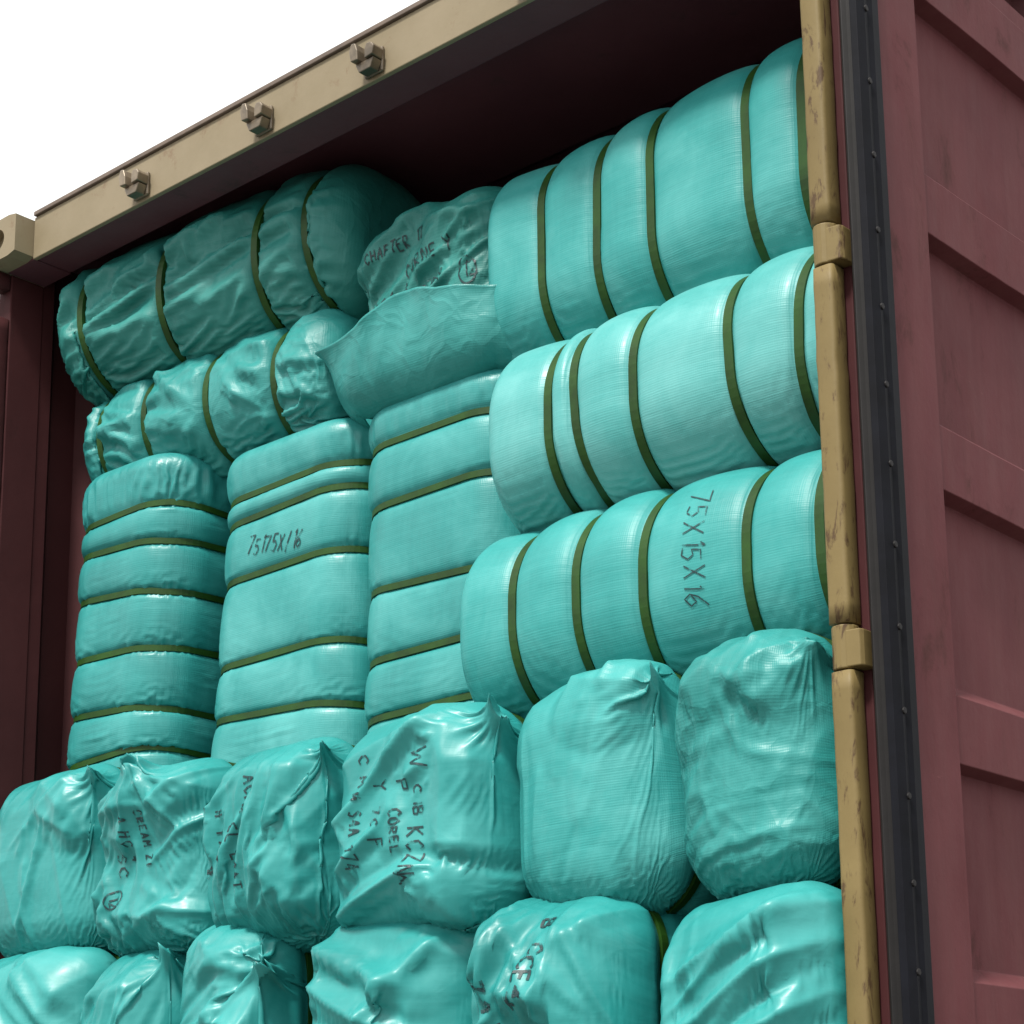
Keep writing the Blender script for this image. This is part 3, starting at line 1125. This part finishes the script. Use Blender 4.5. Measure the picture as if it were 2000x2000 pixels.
# ------------------------------------------------------------------ the load
CAPL = [(41, 90, 7, 1.0, 0.004), (81, 45, 6, 1.0, 0.002), (161, 22, 6, 1.15, 0.0012)]
TIGHT = [(1, 40, 5, 0.004, 0.006, 0.002), (2, 24, 5, 0.006, 0.010, 0.001), (4, 16, 5, 0.004, 0.006, 0.0005)]
LOOSE = [(1, 80, 6, 0.003, 0.035, 0.003), (2, 45, 6, 0.005, 0.042, 0.0015), (4, 20, 6, 0.006, 0.048, 0.0008)]
STAND = [(1, 30, 5, 0.0, 0.002, 0.0006), (2, 20, 5, 0.002, 0.004, 0.0004), (4, 14, 5, 0.006, 0.006, 0.0004)]
GLY = "bales lying lengthwise on the right"
GST = "bales standing on end behind the front row"
GFR = "bales lying end-on in the two front rows"
GUP = "bales wedged under the roof on the left"
ROT_UP = Matrix(((0, 0, -1), (0, 1, 0), (1, 0, 0)))      # local x -> world z, local z -> world -x

def lying(x0, x1, yf, dep, z0, z1, straps, **k):
    c = ((x0 + x1) / 2, yf + dep / 2, (z0 + z1) / 2)
    d = dict(kind='tube', c=c, h=((x1 - x0) / 2, dep / 2, (z1 - z0) / 2), straps=[s - c[0] for s in straps], rot=None,
             rc=0.17, re=0.042, bulge=0.017, pinch=0.003, levels=TIGHT, mat=WOVEN, group=GLY)
    d.update(k)
    return d

def standing(x0, x1, yf, dep, z0, z1, straps, **k):
    c = ((x0 + x1) / 2, yf + dep / 2, (z0 + z1) / 2)
    d = dict(kind='tube', c=c, h=((z1 - z0) / 2, dep / 2, (x1 - x0) / 2), straps=[s - c[2] for s in straps], rot=ROT_UP,
             rc=0.11, re=0.05, bulge=0.013, pinch=0.002, bexp=0.42, so=0.0070, sw=0.0068, lump=0.004, levels=STAND, mat=TOWER, group=GST)
    d.update(k)
    return d

def end_on(x0, x1, yf, z0, z1, **k):
    c = ((x0 + x1) / 2, yf + 0.44, (z0 + z1) / 2)
    d = dict(kind='cap', c=c, h=((x1 - x0) / 2, 0.44, (z1 - z0) / 2), rc=0.10, rot=None, levels=CAPL, mat=FILM, group=GFR, g=0.05)
    d.update(k)
    return d

def yawed(a):
    return Matrix.Rotation(a, 3, 'Z')

bales = [
 # right: three long smooth bales on top of each other
 lying(0.25, 1.155, 0.185, 0.44, 1.655, 2.135, (0.407, 0.550, 0.691, 0.903, 1.045), seed=11,
       label="smooth strapped teal bale lying topmost on the right, close under the container roof"),
 lying(0.355, 1.155, 0.075, 0.44, 1.275, 1.665, (0.514, 0.576, 0.722, 0.937, 1.075), seed=12, mat=PALE,
       label="pale shiny strapped bale lying between the topmost right bale and the one numbered 75x15x16"),
 lying(0.305, 1.155, 0.055, 0.44, 0.90, 1.285, (0.459, 0.604, 0.750, 0.970, 1.114), seed=13,
       label="strapped teal bale with 75x15x16 handwritten sideways, lowest of the three lying on the right"),
 # standing bales
 standing(-1.07, -0.70, 0.13, 0.42, 0.93, 1.745, (1.60, 1.535, 1.422, 1.286, 1.145, 1.034), seed=21, endg=((0.33, 0.14),), lean=-0.085,
          label="standing teal bale with a bunched wrinkled top, beside the dark left container wall"),
 standing(-0.632, -0.172, 0.205, 0.42, 0.86, 1.71, (1.605, 1.545, 1.405, 1.202, 1.076, 0.950), seed=22, endg=((0.36, 0.03),), lean=-0.06,
          label="standing teal bale with a flat folded top and small numbers handwritten across it"),
 standing(-0.15, 0.285, 0.205, 0.42, 0.86, 1.695, (1.595, 1.466, 1.279, 1.134, 1.013), seed=23, endg=((0.35, 0.05),), lean=-0.03,
          label="standing teal bale partly hidden behind the lying right bales, below the flapped bale"),
 # loosely wrapped bales under the roof
 lying(-1.12, -0.17, 0.115, 0.42, 1.955, 2.335, (-1.00, -0.72, -0.42, -0.265), seed=31, rc=0.185, re=0.10, so=0.014, bulge=0.014, pinch=0.014, levels=LOOSE,
       mat=DULL, group=GUP, skew=0.35, dmax=0.022, rot=yawed(0.09), endg=((0.36, 0.06),),
       ridges=((-.85, -.2, -.2, .12, -.020, .014), (-.45, .0, .15, .35, -.020, .014), (-.2, -.3, .5, .0, -.020, .014), (.2, .1, .8, .35, -.018, .014), (-.9, -.1, -.45, .25, -.02, .035), (-.6, -.35, .1, .1, -.022, .035), (-.1, .05, .6, .3, -.024, .035), (.1, -.3, .75, .05, -.02, .03),
               (-.95, .35, -.5, .5, .012, .03), (-.3, .4, .3, .6, .014, .03)), rnd=(40, 0.14, 0.18, (0.003, 0.008)), sharp=0.8,
       label="dull green bale with lengthwise creases, topmost on the left under the header"),
 lying(-1.085, -0.215, 0.165, 0.40, 1.705, 1.995, (-0.995, -0.806, -0.60, -0.395), seed=32, rc=0.142, re=0.09, so=0.014, bulge=0.014, pinch=0.014, levels=LOOSE,
       mat=CRINKLED, group=GUP, skew=-0.3, dmax=0.024, rot=yawed(0.04), endg=((0.30, 0.08), (-0.42, 0.08)),
       rnd=(56, -0.25, 0.25, (0.003, 0.008)), sharp=0.8,
       label="creased strapped bale lying across two standing bales, second from the roof"),
 dict(end_on(-0.165, 0.275, 0.20, 1.655, 2.125, g=0.05, dirs=((1.15, 0.10, 0.0, 0.2, 0.6),), seed=41, mat=DULL, group=GUP, strap=0.2,
      ridges=((-.9, .1, .2, .65, -.02, .05), (-.2, .35, .9, .85, .02, .05), (-.95, .45, .0, .9, .016, .05)), rnd=(30, 0.45, 0.3, (0.005, 0.011)),
      label="wrinkled bale end with handwriting and an open flap, high in the middle"), flap=True),
 # upper front row, end on
 end_on(-1.155, -0.735, 0.0, 0.565, 1.0, seed=51, g=0.012, dirs=((0.9, 0.06, 0.3, 0.3, 0.35), (0.2, 0.02, -0.1, -0.2, 0.5)),
        ears=((0.54, 0.50, (0.040, -0.015, -0.005), 0.16, 0.2),),
        ridges=((-.1, .95, .75, .45, .018, .05), (.1, .55, .8, .2, .016, .04), (.5, .95, .95, .1, .02, .05), (-.6, .2, -.2, -.7, .008, .06)),
        rnd=(14, 1.2, 0.4, (0.002, 0.006)),
        label="bale end without writing against the left wall in the upper front row"),
 end_on(-0.72, -0.335, -0.02, 0.54, 0.955, seed=52, g=0.02, dirs=((0.0, 0.10, 0.0, 0.5, 0.32), (1.3, 0.07, 0.1, -0.4, 0.3)),
        ears=((0.02, 0.44, (0.0, -0.030, 0.02), 0.16, 0.22),),
        ridges=((.05, .8, -.75, .15, .028, .06), (.05, .8, -.25, .05, .030, .06), (.1, .8, .62, .3, .036, .07), (.1, .85, .95, .6, .024, .05),
                (.0, .85, -.95, .6, .022, .05), (-.45, -.55, .3, -.62, .022, .06), (.2, -.6, .85, -.85, .024, .06), (-.8, -.1, -.7, -.8, .012, .05)),
        rnd=(34, 1.0, 0.7, (0.003, 0.009)),
        label="bale end with a white-shining gathered pleat and a circled number at lower left"),
 end_on(-0.325, 0.035, -0.02, 0.525, 0.945, seed=53, g=0.015, dirs=((0.15, 0.08, 0.0, 0.1, 0.7),),
        ears=((0.50, 0.48, (0.045, -0.04, -0.012), 0.15, 0.2),),
        ridges=((-.85, -.95, -.45, .95, .026, .06), (-.45, -.95, -.1, .98, .034, .07), (.0, -.95, .3, .98, .032, .06), (.35, -.95, .55, .9, .036, .07),
                (.75, -.9, .7, .85, .03, .06), (-.95, -.5, -.7, .6, .018, .04), (.2, -.2, .75, -.75, .02, .05)),
        rnd=(34, 1.35, 0.3, (0.004, 0.010)),
        label="bale end with steep sharp pleats, a twisted knot at top right and columns of writing"),
 end_on(0.06, 0.462, -0.025, 0.505, 0.93, seed=54, g=0.006, dirs=(), dome=0.008, lump=0.003,
        ears=((0.54, 0.53, (0.060, -0.03, -0.012), 0.16, 0.18),),
        ridges=((-1.0, -.1, .66, .95, .042, .15), (-1.0, -.80, .5, -.45, .046, .14), (-.85, -.42, .2, .15, .018, .08), (.66, .95, .62, -.5, .040, .13), (.62, -.4, .55, -.95, .03, .10), (-1.0, -.08, .68, .96, .014, .020), (-1.0, -.79, .5, -.44, .016, .022), (-.9, -.45, -.1, -.05, .012, .018), (.2, .3, .45, .4, .010, .018),
                (.45, -.5, .65, -.95, .018, .05), (-.9, .5, .5, .95, .02, .06), (.85, .6, .8, -.5, .02, .05)),
        rnd=(8, 0.6, 0.5, (0.002, 0.004)),
        label="taut square bale end with marker writing and a twisted ear at top right"),
 end_on(0.462, 0.832, -0.02, 0.50, 0.945, seed=55, g=0.008, lump=0.004, dirs=((0.1, 0.02, 0.0, 0.0, 0.7), (1.4, 0.05, 0.3, 0.5, 0.25)), rc=0.13, mat=WOVEN, sharp=0.5,
        ears=((0.55, 0.47, (0.022, -0.015, -0.01), 0.12, 0.15),),
        ridges=((-.2, .95, .9, .72, .034, .09), (.3, .98, .95, .9, .02, .05), (-.35, -.9, -.1, .8, .010, .08), (.2, -.9, .3, .6, .008, .07),
                (-.5, -.95, .6, -.75, .014, .06), (-.9, .2, -.55, .85, .012, .06)),
        rnd=(26, 1.45, 0.2, (0.0015, 0.004)),
        label="broad smooth bale end with faint upright streaks, left of the rounded crinkled one"),
 end_on(0.822, 1.16, -0.03, 0.485, 0.95, seed=56, g=0.025, dirs=((0.7, 0.05, 0.2, 0.4, 0.4),), rc=0.14, mat=CRINKLED,
        ears=((0.54, 0.52, (0.03, -0.02, -0.006), 0.13, 0.2),),
        ridges=((-.6, .5, .4, .98, .022, .07), (.0, .45, .85, .95, .026, .06), (.3, .3, .95, .75, .022, .05), (-.85, .1, -.3, .9, .016, .06),
                (-.6, -.9, .8, -.6, .012, .06)),
        sharp=0.5, rnd=(50, 0.8, 1.0, (0.0015, 0.004)),
        label="rounded crinkled bale end next to the ochre post in the upper front row"),
 # lower front row, end on
 end_on(-1.155, -0.715, -0.02, 0.05, 0.585, seed=61, rc=0.075, g=0.015, dirs=((0.75, 0.05, 0.0, 0.2, 0.6),), mat=FILM,
        ridges=((-.95, .8, .3, -.4, .05, .13), (-.4, .95, .8, .1, .046, .11), (.2, .98, .9, .5, .034, .08), (-.98, .3, .0, -.8, .04, .12),
                (-.95, .9, .55, -.6, .026, .026), (-.6, .95, .8, -.2, .026, .026), (-.98, .55, .2, -.7, .014, .02), (.0, .98, .9, .2, .014, .02)),
        rnd=(14, 2.3, 0.3, (0.003, 0.007)),
        label="bale end with broad slanting folds, leftmost of the lower front row"),
 end_on(-0.70, -0.425, -0.02, 0.04, 0.56, seed=62, rc=0.075, g=0.015, dirs=((0.4, 0.09, 0.0, 0.3, 0.6),), mat=FILM,
        ears=((0.50, 0.52, (0.02, -0.02, 0.012), 0.14, 0.16),),
        ridges=((-.8, -.5, -.35, .85, .034, .09), (-.5, -.7, .0, .95, .028, .06), (.1, -.6, .35, .95, .034, .06), (.8, -.3, .3, .9, .03, .06), (.6, -.7, .1, .3, .02, .05)),
        rnd=(30, 1.3, 0.4, (0.004, 0.010)),
        label="narrow pleated bale end under the one with the circled number"),
 end_on(-0.405, -0.125, -0.05, 0.04, 0.59, seed=63, g=0.045, dirs=((1.9, 0.12, 0.4, 0.0, 0.35),), more_straps=(0.3,), strap=0.13, mat=FILM,
        ears=((0.55, 0.30, (0.05, -0.03, 0.015), 0.16, 0.18), (0.56, -0.12, (0.055, -0.03, -0.01), 0.14, 0.15)),
        ridges=((.1, .35, .95, .12, .03, .06), (-.2, -.05, .95, -.02, .026, .06), (.95, .5, .95, -.3, .03, .05), (-.3, .9, .9, .55, .024, .06)),
        rnd=(24, 0.3, 0.5, (0.003, 0.008)),
        label="bale end with a bright pointed fold and an olive strap on its side"),
 end_on(0.015, 0.395, -0.02, 0.03, 0.545, seed=64, rc=0.075, g=0.012, dirs=((2.3, 0.05, 0.0, 0.2, 0.7),), mat=FILM,
        ridges=((-.95, .85, .5, .35, .045, .12), (-.98, .5, .6, -.1, .042, .11), (-.95, .1, .6, -.5, .045, .12), (-.98, .9, .6, .45, .024, .026), (-.98, .65, .65, .05, .026, .026), (-.95, .3, .6, -.3, .026, .026), (-.95, -.05, .5, -.7, .024, .026), (.1, .2, .7, .8, .014, .02), (.3, .3, .75, .85, .03, .06), (.55, .6, .6, -.6, .022, .05),
                (-.8, .97, .8, .9, .02, .05)),
        rnd=(12, 2.6, 0.3, (0.003, 0.007)),
        label="bale end with long diagonal folds, below the taut one covered in writing"),
 end_on(0.41, 0.775, -0.06, 0.03, 0.55, seed=65, g=0.02, dirs=((0.05, 0.09, -0.15, 0.2, 0.5),), mat=FILM,
        ridges=((-.6, -.6, -.55, .95, .036, .07), (-.25, -.2, -.3, .95, .03, .06), (-.3, .9, .35, .2, .03, .07), (-.2, .35, .4, .25, .036, .06), (.45, -.6, .4, .95, .036, .07),
                (.75, -.6, .65, .9, .018, .06)),
        rnd=(34, 1.4, 0.5, (0.004, 0.010)),
        label="bright bale end with upright pleats and scattered writing in the lower front row"),
 end_on(0.845, 1.155, -0.03, 0.03, 0.50, seed=66, rc=0.055, dome=0.0, lump=0.003, g=0.012, dirs=((2.1, 0.05, 0.0, 0.2, 0.8),), mat=FILM,
        ridges=((-.75, .6, .98, .98, .03, .09), (-.85, .15, .98, .8, .042, .10), (-.95, -.3, .98, .45, .045, .10), (-.85, -.75, .98, .05, .042, .10), (-.85, .45, .98, .92, .022, .024), (-.92, .0, .98, .66, .026, .026), (-.95, -.4, .98, .32, .026, .026), (-.9, -.8, .98, .0, .026, .026), (-.6, .3, .9, .98, .016, .02), (-.9, .85, -.85, -.9, .02, .03), (-.85, .9, -.7, -.4, .02, .05)),
        rnd=(12, 0.6, 0.2, (0.003, 0.006)),
        label="bale end with folds fanning up right beside the ochre post, lower front row"),
]

with ThreadPoolExecutor(4) as ex:
    results = list(ex.map(lambda s: sim_tube(s) if s['kind'] == 'tube' else sim_cap(s), bales))

def add_flap(root, sp, to_world):
    """open flap of the wrap: hugs the lower end and stands away from it along its upper edge"""
    nu, nv = 110, 44
    hx, hy, hz = sp['h']
    vs, fs = [], []
    for i in range(nu + 1):
        q = -1.45 + 2.9 * i / nu
        for j in range(nv + 1):
            v = j / nv
            u = (q + 1) / 2
            top = -hz * 0.30 + 0.045 * math.sin(2.4 * min(max(u, 0), 1) + 0.2) - 0.012 * math.sin(9 * u)
            z = -hz + (top + hz) * v
            x, y = (q * hx, -hy) if abs(q) <= 1 else (math.copysign(hx, q), -hy + (abs(q) - 1) * 0.45)
            P = round_box(np.array([(x, y, z)]), (hx, hy, hz), sp['rc'])[0]
            n = P - np.clip(np.array((x, y, z)), -(np.array((hx, hy, hz)) - sp['rc']), np.array((hx, hy, hz)) - sp['rc'])
            n[2] = min(n[2], 0)
            n /= np.linalg.norm(n) + 1e-9
            o = 0.016 + 0.046 * math.sin(math.pi * (0.06 + 0.60 * v)) + 0.016 * v ** 8
            o += 0.0035 * math.sin(15 * u + 3 * v) * v + 0.002 * math.sin(33 * u - 8 * v) * v
            P = P + n * o
            k = math.exp(-((q + 0.95) / 0.16) ** 2) * v ** 5
            P = P + np.array((-0.036, -0.02, 0.004)) * k
            vs.append(tuple(P))
    for i in range(nu):
        for j in range(nv):
            a = i * (nv + 1) + j
            fs.append((a, a + nv + 1, a + nv + 2, a + 1))
    V = to_world(np.array(vs, np.float32))
    me = mesh_from("flap", V, np.array(fs), (), np.array([(v[0], v[2]) for v in vs]))
    o = link("flap", me, CRINKLED, root, True)
    s = o.modifiers.new("solidify", 'SOLIDIFY')
    s.thickness = 0.0035
    return o

made = {}
for sp, res in zip(bales, results):
    c = np.array(sp['c'], np.float32)
    Rm = np.array(sp['rot'], np.float32) if sp['rot'] is not None else np.eye(3, dtype=np.float32)
    def X(P, Rm=Rm, c=c, ln=sp.get('lean', 0.0)):
        Q = np.asarray(P, np.float32) @ Rm.T
        Q[:, 0] -= ln * Q[:, 2]
        return Q + c
    bottom = sp['h'][0] if sp['rot'] is ROT_UP else sp['h'][2]
    root = empty("bale", (float(c[0]), float(c[1]), float(c[2] - bottom)), sp['label'], "bale", sp['group'])
    V = X(res['V'])
    me = mesh_from("wrap", V, res['quads'], res['tris'], res['UV'])
    link("wrap", me, sp['mat'], root, True)
    for lp in res['straps']:
        link("strap", strap_mesh(lp, X), STRAP, root, False)
    if sp.get('flap'):
        add_flap(root, sp, X)
    made[sp['seed']] = (root, V, res['quads'])

# ------------------------------------------------------------------ handwriting on the bales
DOWN = -math.pi / 2
def note(seed, lines, width=0.0045):
    root, V, q = made[seed]
    for strokes in lines:
        write(root, V, q, strokes, -0.6, width)

note(13, [text_strokes("75X15X16", (0.848, 1.235), DOWN, 0.044, 0.62, 0.10, 0.15, 1)], 0.0026)
note(22, [text_strokes("75175X/16", (-0.485, 1.447), -0.12, 0.038, 0.5, 0.10, 0.25, 2)], 0.0034)
note(54, [text_strokes("W", (0.322, 0.835), DOWN, 0.038, 0.9, 0.2, 0, 3),
     text_strokes("CIB", (0.318, 0.772), DOWN, 0.024, 0.75, 0.35, 0, 4),
     text_strokes("KCZN", (0.308, 0.695), DOWN, 0.030, 0.6, 0.2, 0, 5),
     text_strokes("A", (0.296, 0.612), DOWN, 0.024, 0.8, 0.2, 0, 6),
     text_strokes("P.", (0.278, 0.786), DOWN, 0.032, 0.8, 0.2, 0, 7),
     text_strokes("COREL", (0.270, 0.732), DOWN, 0.024, 0.55, 0.15, 0, 8),
     text_strokes("Y", (0.222, 0.792), DOWN, 0.030, 0.7, 0.2, 0, 9),
     text_strokes("7C F", (0.220, 0.742), DOWN, 0.026, 0.6, 0.25, 0, 10),
     text_strokes("C M", (0.172, 0.848), DOWN, 0.026, 0.75, 0.3, 0, 11),
     text_strokes("M S4A 974", (0.160, 0.775), DOWN, 0.030, 0.42, 0.12, 0, 12)], 0.0038)
note(53, [text_strokes("ACHM", (-0.165, 0.860), DOWN + 0.1, 0.026, 0.6, 0.2, 0, 13),
     text_strokes("EL LCAT", (-0.195, 0.765), DOWN + 0.05, 0.030, 0.5, 0.14, 0, 14),
     text_strokes("H. 1 A T", (-0.245, 0.800), DOWN + 0.05, 0.026, 0.5, 0.2, 0, 15),
     text_strokes("7L", (-0.290, 0.830), DOWN, 0.024, 0.6, 0.2, 0, 16),
     text_strokes("1A", (-0.295, 0.690), DOWN + 0.5, 0.024, 0.6, 0.2, 0, 17)], 0.004)
note(52, [text_strokes("CREAM ZI", (-0.512, 0.840), DOWN, 0.022, 0.5, 0.2, 0, 18),
     text_strokes("A HC 4", (-0.560, 0.830), DOWN, 0.020, 0.6, 0.3, 0, 19),
     text_strokes("SC", (-0.605, 0.762), DOWN, 0.030, 0.75, 0.15, 0, 20),
     text_strokes("(12", (-0.625, 0.672), DOWN + 0.2, 0.030, 0.6, 0.1, 0, 21)], 0.004)
note(65, [text_strokes("B C", (0.622, 0.500), DOWN, 0.030, 0.7, 0.2, 0, 22),
     text_strokes("CE", (0.610, 0.435), DOWN, 0.032, 0.7, 0.1, 0, 23),
     text_strokes("7", (0.512, 0.402), DOWN, 0.024, 0.8, 0.1, 0, 24),
     text_strokes("9 K", (0.520, 0.362), DOWN + 0.3, 0.024, 0.8, 0.3, 0, 26),
     text_strokes("K4", (0.605, 0.345), 0.5, 0.024, 0.8, 0.2, 0, 27)], 0.006)
note(41, [text_strokes("CHAFTER 17", (-0.085, 2.005), 0.12, 0.026, 0.55, 0.12, 0, 28),
     text_strokes("CORNE Y", (0.02, 1.945), 0.15, 0.030, 0.6, 0.15, 0, 29),
     text_strokes("MCK A", (-0.09, 1.888), 0.15, 0.032, 0.7, 0.2, 0, 30),
     text_strokes("BODY", (0.07, 1.890), 0.2, 0.026, 0.6, 0.1, 0, 31),
     text_strokes("(12", (0.190, 1.892), 0.1, 0.034, 0.6, 0.1, 0, 32)], 0.0038)
